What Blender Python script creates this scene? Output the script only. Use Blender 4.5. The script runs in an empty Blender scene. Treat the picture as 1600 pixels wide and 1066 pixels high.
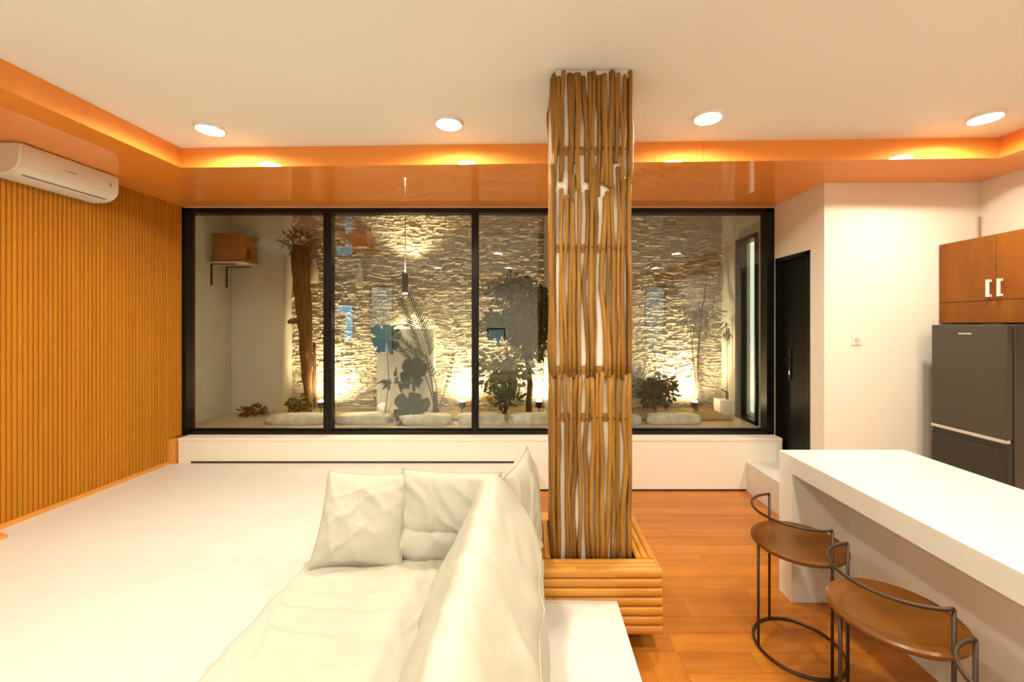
import bpy, bmesh, math, random
from mathutils import Vector, Matrix, noise, Euler

# ------------------------------------------------------------------ camera, world, exposure
SC = bpy.context.scene
COL = SC.collection
EYE = 1.65                        # camera height above the wooden floor
F = 640.0                         # focal length in pixels of the 1600 px frame
cd = bpy.data.cameras.new('camera')
cam = bpy.data.objects.new('camera', cd); COL.objects.link(cam)
cam.location = (0, 0, EYE); cam.rotation_euler = (math.pi / 2, 0, 0)
cd.sensor_fit = 'HORIZONTAL'; cd.sensor_width = 36.0; cd.lens = 36.0 * F / 1600
cd.shift_x = (800 - 830) / 1600; cd.shift_y = (507 - 533) / 1600
cd.clip_start = 0.05
SC.camera = cam
SC.view_settings.view_transform = 'Standard'; SC.view_settings.look = 'None'
SC.view_settings.gamma = 1.0; SC.view_settings.use_curve_mapping = False
SC.view_settings.exposure = 1.88
SC.cycles.max_bounces = 6; SC.cycles.diffuse_bounces = 4; SC.cycles.glossy_bounces = 3
SC.cycles.caustics_reflective = False; SC.cycles.caustics_refractive = False
w = bpy.data.worlds.new('dusk'); SC.world = w; w.use_nodes = True
w.node_tree.nodes['Background'].inputs[0].default_value = (0.34, 0.55, 0.56, 1)
w.node_tree.nodes['Background'].inputs[1].default_value = 0.6
LAMP = 150.0                       # radiance of the ceiling downlights
WARM = (1.0, 0.915, 0.725)
UPLIGHT = 26.0

def E(e): return EYE + e

# ------------------------------------------------------------------ materials
M = {}
def mat(name, col, rough=0.5, spec=0.5, metal=0.0, coat=0.0, emit=None, bump=None, vary=None, coat_r=0.05):
    m = bpy.data.materials.new(name); m.use_nodes = True
    nt = m.node_tree; b = nt.nodes['Principled BSDF']
    b.inputs['Base Color'].default_value = (*col, 1); b.inputs['Roughness'].default_value = rough
    b.inputs['Metallic'].default_value = metal; b.inputs['Specular IOR Level'].default_value = spec
    b.inputs['Coat Weight'].default_value = coat; b.inputs['Coat Roughness'].default_value = coat_r
    if emit:
        b.inputs['Emission Color'].default_value = (*emit[0], 1); b.inputs['Emission Strength'].default_value = emit[1]
    tc = nt.nodes.new('ShaderNodeTexCoord')
    if vary:      # (other colour, scale xyz, detail)
        mp = nt.nodes.new('ShaderNodeMapping'); mp.inputs['Scale'].default_value = vary[1]
        nt.links.new(tc.outputs['Object'], mp.inputs['Vector'])
        if len(vary) > 3:    # different offset for each object
            oi = nt.nodes.new('ShaderNodeObjectInfo'); mu = nt.nodes.new('ShaderNodeMath'); mu.operation = 'MULTIPLY'
            mu.inputs[1].default_value = 40.0
            nt.links.new(oi.outputs['Random'], mu.inputs[0]); nt.links.new(mu.outputs[0], mp.inputs['Location'])
        n = nt.nodes.new('ShaderNodeTexNoise'); n.inputs['Scale'].default_value = 1.0
        n.inputs['Detail'].default_value = vary[2]; n.inputs['Roughness'].default_value = 0.6
        nt.links.new(mp.outputs[0], n.inputs['Vector'])
        r = nt.nodes.new('ShaderNodeValToRGB')
        r.color_ramp.elements[0].position = 0.32; r.color_ramp.elements[1].position = 0.68
        r.color_ramp.elements[0].color = (*col, 1); r.color_ramp.elements[1].color = (*vary[0], 1)
        nt.links.new(n.outputs['Fac'], r.inputs['Fac'])
        out = r.outputs[0]
        if len(vary) > 3:
            hs = nt.nodes.new('ShaderNodeHueSaturation')
            mr = nt.nodes.new('ShaderNodeMapRange'); mr.inputs[3].default_value = 1 - vary[3]; mr.inputs[4].default_value = 1 + vary[3]
            nt.links.new(oi.outputs['Random'], mr.inputs[0]); nt.links.new(mr.outputs[0], hs.inputs['Value'])
            nt.links.new(out, hs.inputs['Color']); out = hs.outputs[0]
        nt.links.new(out, b.inputs['Base Color'])
    if bump:      # (scale, strength)
        n2 = nt.nodes.new('ShaderNodeTexNoise'); n2.inputs['Scale'].default_value = bump[0]; n2.inputs['Detail'].default_value = 4
        nt.links.new(tc.outputs['Object'], n2.inputs['Vector'])
        bp = nt.nodes.new('ShaderNodeBump'); bp.inputs['Strength'].default_value = bump[1]; bp.inputs['Distance'].default_value = 0.01
        nt.links.new(n2.outputs['Fac'], bp.inputs['Height']); nt.links.new(bp.outputs[0], b.inputs['Normal'])
    M[name] = m
    return m

mat('white_wall', (0.84, 0.79, 0.70), 0.7, 0.3, bump=(60, 0.05))
mat('white_platform', (0.68, 0.655, 0.605), 0.45, 0.4, vary=((0.65, 0.625, 0.575), (9, 9, 9), 4))
mat('white_counter', (0.71, 0.685, 0.63), 0.35, 0.4, vary=((0.69, 0.665, 0.61), (9, 9, 9), 4))
mat('ceiling_white', (0.87, 0.87, 0.86), 0.8, 0.2)
mat('orange_gloss', (0.93, 0.335, 0.055), 0.5, 0.1, coat=1.0, vary=((0.88, 0.305, 0.045), (0.6, 9, 9), 4), coat_r=0.03)
mat('orange_panel', (0.49, 0.19, 0.006), 0.55, 0.25, vary=((0.44, 0.165, 0.005), (20, 20, 1.2), 3, 0.05))
mat('orange_trim', (0.72, 0.31, 0.06), 0.5, 0.3)
mat('box_wood', (0.60, 0.265, 0.035), 0.42, 0.4, vary=((0.47, 0.185, 0.022), (3, 9, 9), 4, 0.07))
mat('floor_wood', (0.52, 0.185, 0.022), 0.32, 0.5, vary=((0.40, 0.125, 0.012), (1.6, 22, 10), 5, 0.12))
mat('floor_wood_long', (0.52, 0.185, 0.022), 0.32, 0.5, vary=((0.40, 0.125, 0.012), (22, 1.6, 10), 5, 0.12))
mat('floor_joint', (0.24, 0.08, 0.015), 0.7)
mat('stick_wood', (0.36, 0.175, 0.03), 0.55, 0.3, vary=((0.19, 0.085, 0.014), (9, 9, 2.2), 4, 0.26), bump=(40, 0.35))
mat('batten_wood', (0.42, 0.19, 0.035), 0.6, vary=((0.30, 0.12, 0.02), (3, 9, 9), 4))
mat('black_frame', (0.006, 0.005, 0.004), 0.35, 0.25)
mat('black_door', (0.003, 0.0028, 0.002), 0.45, 0.2)
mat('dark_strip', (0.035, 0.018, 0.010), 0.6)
mat('linen', (0.50, 0.475, 0.40), 0.85, 0.15, vary=((0.475, 0.45, 0.375), (5, 5, 5), 5), bump=(350, 0.12))
mat('linen_seam', (0.44, 0.40, 0.30), 0.85, 0.1)
mat('stool_wood', (0.155, 0.055, 0.007), 0.30, 0.35, coat=0.15, vary=((0.10, 0.033, 0.004), (2, 9, 9), 4, 0.06))
mat('stool_metal', (0.045, 0.022, 0.012), 0.38, 0.5, metal=0.3)
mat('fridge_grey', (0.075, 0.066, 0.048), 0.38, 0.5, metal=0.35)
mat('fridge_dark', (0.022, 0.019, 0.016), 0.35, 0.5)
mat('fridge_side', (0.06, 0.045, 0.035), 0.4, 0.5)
mat('chrome', (0.75, 0.72, 0.66), 0.22, 0.5, metal=0.9)
mat('cabinet_wood', (0.27, 0.085, 0.001), 0.4, 0.25, coat=0.1, vary=((0.18, 0.05, 0.001), (7, 7, 1.1), 4, 0.08))
mat('cabinet_gap', (0.08, 0.03, 0.008), 0.7)
mat('white_plastic', (0.82, 0.80, 0.74), 0.35, 0.5)
mat('grey_print', (0.42, 0.40, 0.36), 0.5)
mat('slot_dark', (0.03, 0.02, 0.015), 0.6)
mat('lamp_trim', (0.85, 0.82, 0.75), 0.4)
mat('lamp_glow', (0.9, 0.9, 0.85), 0.5, emit=(WARM, LAMP))
mat('garden_wall', (0.52, 0.51, 0.43), 0.85, 0.2, vary=((0.47, 0.46, 0.38), (2, 2, 2), 5))
mat('stone', (0.50, 0.44, 0.33), 0.75, 0.3, vary=((0.38, 0.33, 0.24), (7, 7, 16), 5), bump=(45, 0.8))
mat('soil', (0.17, 0.12, 0.06), 0.9, 0.1, vary=((0.30, 0.24, 0.14), (9, 9, 9), 6), bump=(60, 0.8))
mat('paving', (0.46, 0.40, 0.29), 0.8, 0.2, vary=((0.36, 0.30, 0.20), (4, 4, 4), 5))
mat('kerb_stone', (0.66, 0.63, 0.53), 0.8, 0.2, vary=((0.40, 0.37, 0.29), (9, 9, 9), 6), bump=(40, 0.6))
mat('bark', (0.038, 0.020, 0.008), 0.9, 0.1, vary=((0.075, 0.040, 0.016), (16, 16, 3), 5), bump=(40, 0.8))
mat('leaf_dark', (0.014, 0.034, 0.011), 0.7, 0.15, vary=((0.026, 0.058, 0.018), (6, 6, 6), 3))
mat('leaf_monstera', (0.022, 0.05, 0.024), 0.6, 0.2, vary=((0.03, 0.065, 0.028), (6, 6, 6), 3))
mat('leaf_palm', (0.03, 0.05, 0.013), 0.6, 0.2, vary=((0.05, 0.075, 0.02), (6, 6, 6), 3))
mat('leaf_light', (0.15, 0.17, 0.045), 0.5, 0.4, vary=((0.09, 0.13, 0.03), (7, 7, 7), 3))
mat('leaf_bamboo', (0.13, 0.10, 0.035), 0.55, 0.3, vary=((0.09, 0.09, 0.03), (7, 7, 7), 3))
mat('leaf_rust', (0.32, 0.14, 0.03), 0.6)
mat('leaf_yellow', (0.60, 0.42, 0.04), 0.6)
mat('stem_green', (0.20, 0.19, 0.08), 0.6)
mat('nest_wood', (0.40, 0.15, 0.025), 0.55, vary=((0.28, 0.095, 0.015), (3, 3, 12), 4))
mat('shelf_white', (0.60, 0.54, 0.43), 0.6)
mat('panel_white', (0.84, 0.82, 0.74), 0.7)
mat('uplight_glow', (0.9, 0.9, 0.8), 0.5, emit=((1.0, 0.80, 0.48), 50.0))
mat('pendant_glow', (0.9, 0.9, 0.8), 0.5, emit=((1.0, 0.84, 0.58), 10.0))
mat('pendant_body', (0.012, 0.016, 0.018), 0.3)
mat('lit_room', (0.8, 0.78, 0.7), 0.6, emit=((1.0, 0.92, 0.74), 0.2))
mat('bucket_grey', (0.10, 0.09, 0.075), 0.6)
mat('blue_glow', (0.2, 0.6, 0.7), 0.5, emit=((0.03, 0.40, 0.62), 1.5))
mat('conduit', (0.42, 0.24, 0.12), 0.5)

def glass(name, base, tint):
    m = bpy.data.materials.new(name); m.use_nodes = True; nt = m.node_tree
    for n in list(nt.nodes):
        if n.type != 'OUTPUT_MATERIAL': nt.nodes.remove(n)
    out = [n for n in nt.nodes if n.type == 'OUTPUT_MATERIAL'][0]
    tr = nt.nodes.new('ShaderNodeBsdfTransparent'); tr.inputs[0].default_value = (*tint, 1)
    gl = nt.nodes.new('ShaderNodeBsdfGlossy'); gl.inputs['Roughness'].default_value = 0.0
    lw = nt.nodes.new('ShaderNodeLayerWeight'); lw.inputs[0].default_value = 0.5
    p = nt.nodes.new('ShaderNodeMath'); p.operation = 'POWER'; p.inputs[1].default_value = 5
    ma = nt.nodes.new('ShaderNodeMath'); ma.operation = 'MULTIPLY_ADD'; ma.inputs[1].default_value = 0.9; ma.inputs[2].default_value = base
    mx = nt.nodes.new('ShaderNodeMixShader')
    nt.links.new(lw.outputs['Facing'], p.inputs[0]); nt.links.new(p.outputs[0], ma.inputs[0])
    nt.links.new(ma.outputs[0], mx.inputs[0]); nt.links.new(tr.outputs[0], mx.inputs[1]); nt.links.new(gl.outputs[0], mx.inputs[2])
    nt.links.new(mx.outputs[0], out.inputs[0]); M[name] = m
glass('glass', 0.075, (0.97, 0.98, 0.96))

# ------------------------------------------------------------------ mesh helpers
def link(name, me, m=None, parent=None, loc=(0, 0, 0), rot=(0, 0, 0)):
    o = bpy.data.objects.new(name, me); COL.objects.link(o)
    o.location = loc; o.rotation_euler = rot
    if m and not me.materials: me.materials.append(M[m])
    if parent: o.parent = parent
    return o
def empty(name, loc=(0, 0, 0), rot=(0, 0, 0)):
    o = bpy.data.objects.new(name, None); COL.objects.link(o); o.location = loc; o.rotation_euler = rot
    o.empty_display_size = 0.1
    return o
def tag(o, label, cat, group=None, kind=None):
    o['label'] = label; o['category'] = cat
    if group: o['group'] = group
    if kind: o['kind'] = kind
    return o
def fin(bm, name, smooth=False, recalc=True):
    if recalc: bmesh.ops.recalc_face_normals(bm, faces=bm.faces)
    me = bpy.data.meshes.new(name); bm.to_mesh(me); bm.free()
    if smooth:
        for p in me.polygons: p.use_smooth = True
    return me
def bbox(bm, a, b):
    x0, y0, z0 = a; x1, y1, z1 = b
    v = [bm.verts.new(p) for p in ((x0,y0,z0),(x1,y0,z0),(x1,y1,z0),(x0,y1,z0),(x0,y0,z1),(x1,y0,z1),(x1,y1,z1),(x0,y1,z1))]
    for f in ((0,3,2,1),(4,5,6,7),(0,1,5,4),(1,2,6,5),(2,3,7,6),(3,0,4,7)): bm.faces.new([v[i] for i in f])
def box(name, a, b, m, parent=None, bevel=0.0, loc=(0, 0, 0), rot=(0, 0, 0), seg=2):
    a, b = [min(p, q) for p, q in zip(a, b)], [max(p, q) for p, q in zip(a, b)]
    bm = bmesh.new(); bbox(bm, a, b)
    if bevel: bmesh.ops.bevel(bm, geom=list(bm.edges), offset=bevel, segments=seg, affect='EDGES', profile=0.5)
    return link(name, fin(bm, name), m, parent, loc, rot)
def prism(name, poly, z0, z1, m, parent=None, bevel=0.0):
    bm = bmesh.new()
    lo = [bm.verts.new((x, y, z0)) for x, y in poly]; hi = [bm.verts.new((x, y, z1)) for x, y in poly]
    n = len(poly)
    bm.faces.new(lo[::-1]); bm.faces.new(hi)
    for i in range(n): bm.faces.new((lo[i], lo[(i+1) % n], hi[(i+1) % n], hi[i]))
    if bevel: bmesh.ops.bevel(bm, geom=list(bm.edges), offset=bevel, segments=2, affect='EDGES')
    return link(name, fin(bm, name), m, parent)
def tube_into(bm, pts, rad, sides=6, closed=False, cap=True):
    pts = [Vector(p) for p in pts]; n = len(pts)
    rads = rad if isinstance(rad, (list, tuple)) else [rad] * n
    rings = []; prev = None
    for i, p in enumerate(pts):
        if closed: d = pts[(i+1) % n] - pts[i-1]
        else: d = pts[min(i+1, n-1)] - pts[max(i-1, 0)]
        d.normalize()
        if prev is None:
            u = d.cross(Vector((0, 0, 1)))
            if u.length < 1e-3: u = d.cross(Vector((1, 0, 0)))
        else: u = prev - d * prev.dot(d)
        u.normalize(); prev = u; v = d.cross(u)
        rings.append([bm.verts.new(p + (u * math.cos(2*math.pi*k/sides) + v * math.sin(2*math.pi*k/sides)) * rads[i]) for k in range(sides)])
    rng = n if closed else n - 1
    for i in range(rng):
        a, b = rings[i], rings[(i+1) % n]
        for k in range(sides): bm.faces.new((a[k], a[(k+1) % sides], b[(k+1) % sides], b[k]))
    if cap and not closed:
        bm.faces.new(rings[0][::-1]); bm.faces.new(rings[-1])
def tube(name, pts, rad, m, parent=None, sides=8, closed=False, loc=(0, 0, 0), rot=(0, 0, 0)):
    bm = bmesh.new(); tube_into(bm, pts, rad, sides, closed)
    return link(name, fin(bm, name, True), m, parent, loc, rot)
def lathe(name, prof, m, parent=None, loc=(0, 0, 0), rot=(0, 0, 0), n=40, smooth=True):
    bm = bmesh.new(); rings = []
    for r, z in prof:
        rings.append([bm.verts.new((r * math.cos(2*math.pi*k/n), r * math.sin(2*math.pi*k/n), z)) for k in range(n)] if r > 1e-6 else [bm.verts.new((0, 0, z))])
    for a, b in zip(rings, rings[1:]):
        for k in range(n):
            j = (k+1) % n
            if len(a) == 1 and len(b) == 1: continue
            if len(a) == 1: bm.faces.new((a[0], b[j], b[k]))
            elif len(b) == 1: bm.faces.new((a[k], a[j], b[0]))
            else: bm.faces.new((a[k], a[j], b[j], b[k]))
    me = fin(bm, name, smooth)
    if smooth: me.set_sharp_from_angle(angle=math.radians(40))
    return link(name, me, m, parent, loc, rot)
def profile_bar(name, prof, length, axis):
    """mesh of a bar with the 2-D outline prof (u, v) running along 'axis'; u,v are the other two axes."""
    bm = bmesh.new()
    def P(u, v, t):
        return {'X': (t, u, v), 'Y': (u, t, v), 'Z': (u, v, t)}[axis]
    a = [bm.verts.new(P(u, v, 0)) for u, v in prof]; b = [bm.verts.new(P(u, v, length)) for u, v in prof]
    n = len(prof)
    for i in range(n): bm.faces.new((a[i], a[(i+1) % n], b[(i+1) % n], b[i]))
    bm.faces.new(a[::-1]); bm.faces.new(b)
    return fin(bm, name)
def half_round(wd, dp, n=7):
    return [(-wd/2, 0)] + [(-wd/2 * math.cos(math.pi*i/(n-1)), dp * (0.12 + 0.88*math.sin(math.pi*i/(n-1)))) for i in range(n)] + [(wd/2, 0)]

# ================================================================== STRUCTURE
XL, XR, XK = -3.58, 3.81, 2.49          # left wall, right wall, wall with the black door
YW, YB, YF, YREAR = 4.25, 4.06, 3.48, -2.6
ES, EC = 1.205, 1.355                   # soffit underside, ceiling (above the eye)
PL = EYE - 1.375                        # platform top
SILL = EYE - 1.129
XA = -5.6; YA = 1.05                    # the room widens on the left behind the camera

# floor with planks
fl = box('floor', (XA, YREAR, -0.06), (XR, YW, -0.008), 'floor_joint')
tag(fl, 'orange-brown wooden plank floor beside the white platform', 'floor', kind='structure')
rnd = random.Random(4)
def plank(x0, x1, y0, y1, m):
    g = 0.0007
    bm = bmesh.new(); bbox(bm, (-(x1-x0)/2 + g, -(y1-y0)/2 + g, -0.009), ((x1-x0)/2 - g, (y1-y0)/2 - g, 0))
    dz = rnd.uniform(-0.0006, 0.0)
    link('plank', fin(bm, 'plank'), m, fl, ((x0+x1)/2, (y0+y1)/2, dz))
row = 0.125; y = 4.06; k = 0
while y > 0.3:
    x = 0.74 - (k * 0.37) % 0.8; x_end = XK + 1.4
    if y <= 2.1: x = max(x, 0.74)
    x_start = 0.74 if y <= 2.12 else -0.05
    x = x_start - [0, 0.42, 0.18, 0.61, 0.30][k % 5]
    while x < x_end:
        L = 0.78
        a, b = max(x, x_start), min(x + L, XR)
        if b - a > 0.03: plank(a, b, y - row, y, 'floor_wood')
        x += L
    y -= row; k += 1
for i in range(2):
    yy = y + 0.0
    t = 2.11 - i * 0.33
    first = True
    while t > 0.3:
        L = 0.78 if not first or i == 0 else 0.45
        x0 = 0.43 + i * 0.155
        plank(x0, x0 + 0.155, max(t - L, 0.3), t if not first else 2.11, 'floor_wood_long'); t = t - L; first = False

# platform
pf = prism('raised_platform', [(XA, YREAR), (0.428, YREAR), (0.428, 2.04), (-0.02, 2.04), (-0.02, YB), (XL, YB), (XL, YA), (XA, YA)], 0.0, PL, 'white_platform', bevel=0.004)
tag(pf, 'wide white raised platform covering the left side of the room', 'platform', kind='structure')
# step below black door
st = box('door_step', (2.13, YF, 0), (XK, YB, 0.29), 'white_platform', bevel=0.004)
tag(st, 'white step below the black door at the end of the wooden floor', 'step', kind='structure')
# ledge under window
lg = box('window_ledge', (-3.50, YB, 0), (XK, YW + 0.1, SILL - 0.03), 'white_wall', bevel=0.004)
tag(lg, 'white ledge running under the long garden window', 'ledge', kind='structure')
box('ledge_end', (XL, YB + 0.03, 0.0), (-3.50, YW + 0.1, SILL - 0.03), 'orange_trim', lg)
box('shadow_gap', (-3.37, YB - 0.006, PL), (0.0, YB, PL + 0.018), 'dark_strip', lg)  # dark strips stand in for the shade of the gap under the ledge
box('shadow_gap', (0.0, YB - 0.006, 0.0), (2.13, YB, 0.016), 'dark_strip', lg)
box('ledge_top', (-3.50, YB - 0.004, SILL - 0.03), (XK, YW + 0.1, SILL), 'white_wall', lg, bevel=0.003)

# left wall with vertical battens
wl = box('wall_left', (XL - 0.15, YA, 0), (XL, YW + 0.1, E(EC)), 'orange_panel')
tag(wl, 'orange wall clad in vertical half-round wooden battens', 'wall', kind='structure')
pitch = 0.0305
bme = profile_bar('batten', [(-v, u) for u, v in half_round(pitch * 0.97, 0.015)], E(ES) - PL - 0.028, 'Z')
# outline: u -> x (depth into room), v -> y
for v_ in bme.vertices: v_.co.x = -v_.co.x
bme.materials.append(M['orange_panel'])
n_b = 104
for i in range(n_b):
    yb = 4.235 - i * pitch
    o = link('batten', bme, None, wl, (XL, yb, PL + 0.028))
    if yb > YB - 0.02:
        o.scale.z = (E(ES) - SILL) / (E(ES) - PL - 0.028); o.location.z = SILL
bb = box('baseboard_left', (XL, YA, PL), (XL + 0.03, YB, PL + 0.03), 'orange_trim')
tag(bb, 'thin orange wooden skirting along the battened wall', 'skirting', kind='structure')
bx = box('trim_5', (XL, YB - 0.035, PL), (XL + 0.055, YB + 0.03, SILL - 0.005), 'orange_trim')
tag(bx, 'orange upright trim where the battened wall meets the ledge', 'trim', kind='structure')
# wall parts behind the camera
def wall_holes(name, x0, x1, z0, z1, y, th, holes, m):
    bm = bmesh.new(); xs = sorted(set([x0, x1] + [h[0] for h in holes] + [h[1] for h in holes]))
    for a, b in zip(xs, xs[1:]):
        hs = sorted([h for h in holes if h[0] <= a + 1e-6 and h[1] >= b - 1e-6], key=lambda h: h[2]); z = z0
        for h in hs:
            if h[2] > z: bbox(bm, (a, y - th, z), (b, y, h[2]))
            z = h[3]
        if z < z1: bbox(bm, (a, y - th, z), (b, y, z1))
    return link(name, fin(bm, name), m)
RW = [(-5.35, -4.82, E(-0.49), E(0.55)), (-4.40, -3.75, E(-0.83), E(1.05)), (-1.20, -0.70, E(-0.63), E(-0.10)), (3.08, 3.66, E(-0.92), E(1.05))]
o = wall_holes('wall_rear', XA, XR, 0, E(EC), YREAR, 0.15, RW, 'white_wall'); tag(o, 'white wall behind the viewer', 'wall', kind='structure')
for i, (a, b, c, d) in enumerate(RW):
    r = empty('window_%d' % (i + 2), ((a+b)/2, YREAR - 0.07, c)); tag(r, ['blue-lit window behind the planter in the rear alcove', 'tall dark-framed window of the rear alcove', 'small square window in the middle of the rear wall', 'tall dark-framed window at the right end of the rear wall'][i], 'window', kind='structure')
    hw = (b - a) / 2; hh = d - c
    for s in (-1, 1):
        box('frame_side', (s*hw, -0.03, 0), (s*(hw - 0.04), 0.03, hh), 'black_frame', r)
    box('frame_top', (-hw, -0.03, hh - 0.04), (hw, 0.03, hh), 'black_frame', r); box('frame_bottom', (-hw, -0.03, 0), (hw, 0.03, 0.04), 'black_frame', r)
    box('pane', (-hw + 0.04, -0.004, 0.04), (hw - 0.04, 0.004, hh - 0.04), 'blue_glow' if i == 0 else 'glass', r)  # first pane glows blue itself, added for the reflection in the garden glass
o = box('wall_alcove_side', (XA - 0.15, YREAR, 0), (XA, YA, E(EC)), 'white_wall'); tag(o, 'white alcove wall out of view behind the camera', 'wall', kind='structure')
o = box('wall_alcove_front', (XA, YA, 0), (XL - 0.15, YA + 0.15, E(EC)), 'white_wall'); tag(o, 'white return wall beside the alcove behind the camera', 'wall', kind='structure')
# right-hand walls
o = box('wall_right', (XR, YREAR, 0), (XR + 0.15, YF + 0.1, E(EC)), 'white_wall'); tag(o, 'white right-hand wall behind the fridge and wooden cabinet', 'wall', kind='structure')
o = box('wall_back', (XK + 0.12, YF, 0), (XR, YF + 0.12, E(EC)), 'white_wall'); tag(o, 'white wall with a socket facing the counter', 'wall', kind='structure')
DY0, DY1, DZ0, DZ1 = 3.655, 4.17, 0.29, E(0.665)
bm = bmesh.new()
bbox(bm, (XK, YF, 0), (XK + 0.12, DY0, E(EC))); bbox(bm, (XK, DY1, 0), (XK + 0.12, YW + 0.1, E(EC)))
bbox(bm, (XK, DY0, DZ1), (XK + 0.12, DY1, E(EC))); bbox(bm, (XK, DY0, 0), (XK + 0.12, DY1, DZ0))
o = link('wall_side', fin(bm, 'wall_side'), 'white_wall'); tag(o, 'narrow white wall around the black door', 'wall', kind='structure')
# black door
dr = empty('door_1', (XK + 0.02, (DY0 + DY1) / 2, DZ0)); tag(dr, 'tall narrow black door beside the window', 'door', kind='structure')
hw = (DY1 - DY0) / 2; hh = DZ1 - DZ0
box('leaf', (0.012, -hw + 0.04, 0.0), (0.05, hw - 0.04, hh - 0.04), 'black_door', dr, bevel=0.003)
for s in (-1, 1):
    box('jamb', (-0.026, s*hw, 0), (0.06, s*(hw - 0.04), hh), 'black_frame', dr)
box('lintel', (-0.026, -hw, hh - 0.04), (0.06, hw, hh), 'black_frame', dr)
h = box('handle_plate', (0.002, 0.055, 0.82), (0.012, 0.09, 1.12), 'black_frame', dr, bevel=0.002)
tube('lever', [(0.002, 0.072, 1.02), (-0.045, 0.072, 1.02), (-0.05, 0.06, 1.02), (-0.05, -0.03, 1.02)], 0.008, 'black_frame', h)
box('lock', (-0.002, 0.064, 0.87), (0.004, 0.080, 0.91), 'chrome', h, bevel=0.001)

# ceiling
cl = box('ceiling', (XA - 0.15, YREAR - 0.15, E(EC)), (XR + 0.15, YW + 0.15, E(EC) + 0.12), 'ceiling_white')
tag(cl, 'flat warm white ceiling with recessed downlights', 'ceiling', kind='structure')
# orange soffit ring: rear (two boards), left, right, front
A = (-2.69, 3.148); B = (3.39, 2.966)
def on(x): t = (x - A[0]) / (B[0] - A[0]); return A[1] + t * (B[1] - A[1])
XJ = 1.27; g = 0.0015
o = prism('trim_1', [(A[0], A[1]), (XJ - g, on(XJ)), (XJ - g, YW + 0.09), (XL, YW + 0.09), (XL, 3.16), ], E(ES), E(EC), 'orange_gloss')
tag(o, 'glossy orange soffit board above the window, left stretch', 'soffit', kind='structure')
o = prism('trim_2', [(XJ + g, on(XJ)), B, (3.28, YF + 0.02), (XK + 0.06, YF + 0.02), (XK + 0.06, YW + 0.09), (XJ + g, YW + 0.09)], E(ES), E(EC), 'orange_gloss')
tag(o, 'glossy orange soffit board above the window, stretch right of the stick column', 'soffit', kind='structure')
o = prism('trim_3', [(XL, YA), (-2.71, YA), (-2.692, A[1] - 0.002), (XL, 3.157)], E(ES), E(EC), 'orange_gloss')
tag(o, 'glossy orange soffit board along the battened wall', 'soffit', kind='structure')
o = prism('trim_4', [(B[0] + 0.002, B[1]), (3.39, YREAR), (XR, YREAR), (XR, YF + 0.02), (3.284, YF + 0.02)], E(ES), E(EC), 'orange_gloss')
tag(o, 'glossy orange soffit board above the fridge', 'soffit', kind='structure')
o = box('trim_6', (XL + 0.02, YW - 0.05, E(ES) - 0.012), (XK, YW + 0.02, E(ES)), 'white_wall')
tag(o, 'thin pale line of trim between soffit and window frame', 'trim', kind='structure')

# ------------------------------------------------------------------ window
wn = empty('window_1', (0, YW, SILL)); tag(wn, 'long black-framed sliding window onto the walled garden', 'window', kind='structure')
WT = E(ES) - 0.012 - SILL
def px(x, Y=YW): return (x - 830) * Y / F
box('frame_left', (XL, -0.06, 0), (px(298), 0.06, WT), 'black_frame', wn, 0.004)
box('frame_right', (px(1193), -0.06, 0), (XK, 0.06, WT), 'black_frame', wn, 0.004)
box('frame_top', (XL, -0.06, WT - 0.05), (XK, 0.06, WT), 'black_frame', wn, 0.004)
box('frame_bottom', (XL, -0.06, 0), (XK, 0.06, 0.035), 'black_frame', wn, 0.004)
box('track', (px(298), -0.02, 0.035), (px(1193), 0.0, 0.055), 'black_frame', wn, 0.003)
xs = [px(298), px(515), px(743), px(968), px(1193)]
for i, x in enumerate(xs[1:-1]):
    mu = box('mullion', (x - 0.042 + 0.008*(i > 0), -0.05, 0.035), (x + 0.042 - 0.008*(i > 0), 0.03, WT - 0.05), 'black_frame', wn, 0.004)
    if i == 0: box('latch', (x - 0.005, -0.075, 1.22), (x + 0.03, -0.05, 1.42), 'black_frame', mu, 0.006)
for i in range(4):
    off = 0.006 if i % 2 else -0.012
    box('pane', (xs[i] - 0.01, off - 0.004, 0.045), (xs[i+1] + 0.01, off + 0.004, WT - 0.045), 'glass', wn)

# ------------------------------------------------------------------ garden shell
GF = E(-1.10)
YG = 5.35; XG0, XG1 = -3.76, 2.47
o = box('floor_garden', (XG0 - 0.2, YW + 0.1, GF - 0.15), (XG1 + 0.3, YG + 0.2, GF), 'paving'); tag(o, 'pale paved strip inside the walled garden', 'paving', kind='structure')
o = box('garden_bed', (-3.0, 4.66, GF), (2.30, YG, GF + 0.03), 'soil', bevel=0.01); tag(o, 'dark soil bed along the stone wall', 'soil', kind='structure')
o = box('wall_garden_left', (XG0 - 0.15, YW + 0.1, GF - 0.1), (XG0, YG + 0.2, E(1.75)), 'garden_wall'); tag(o, 'pale plastered garden wall at the left end', 'wall', kind='structure')
o = box('wall_garden_pier', (XG0, 5.12, GF - 0.1), (-3.10, YG + 0.2, E(1.75)), 'garden_wall', bevel=0.01); tag(o, 'pale plastered wall below the nest box shelf', 'wall', kind='structure')
o = box('wall_garden_column', (0.17, 5.16, GF - 0.1), (0.55, YG + 0.1, E(1.75)), 'garden_wall', bevel=0.01); tag(o, 'pale plastered pier in the garden behind the stick column', 'pier', kind='structure')
GY0, GY1, GZ0, GZ1 = 4.45, 4.90, GF, E(1.0)
bm = bmesh.new()
bbox(bm, (XG1, YW + 0.1, GF - 0.1), (XG1 + 0.15, GY0, E(1.75))); bbox(bm, (XG1, GY1, GF - 0.1), (XG1 + 0.15, YG + 0.2, E(1.75))); bbox(bm, (XG1, GY0, GZ1), (XG1 + 0.15, GY1, E(1.75)))
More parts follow.
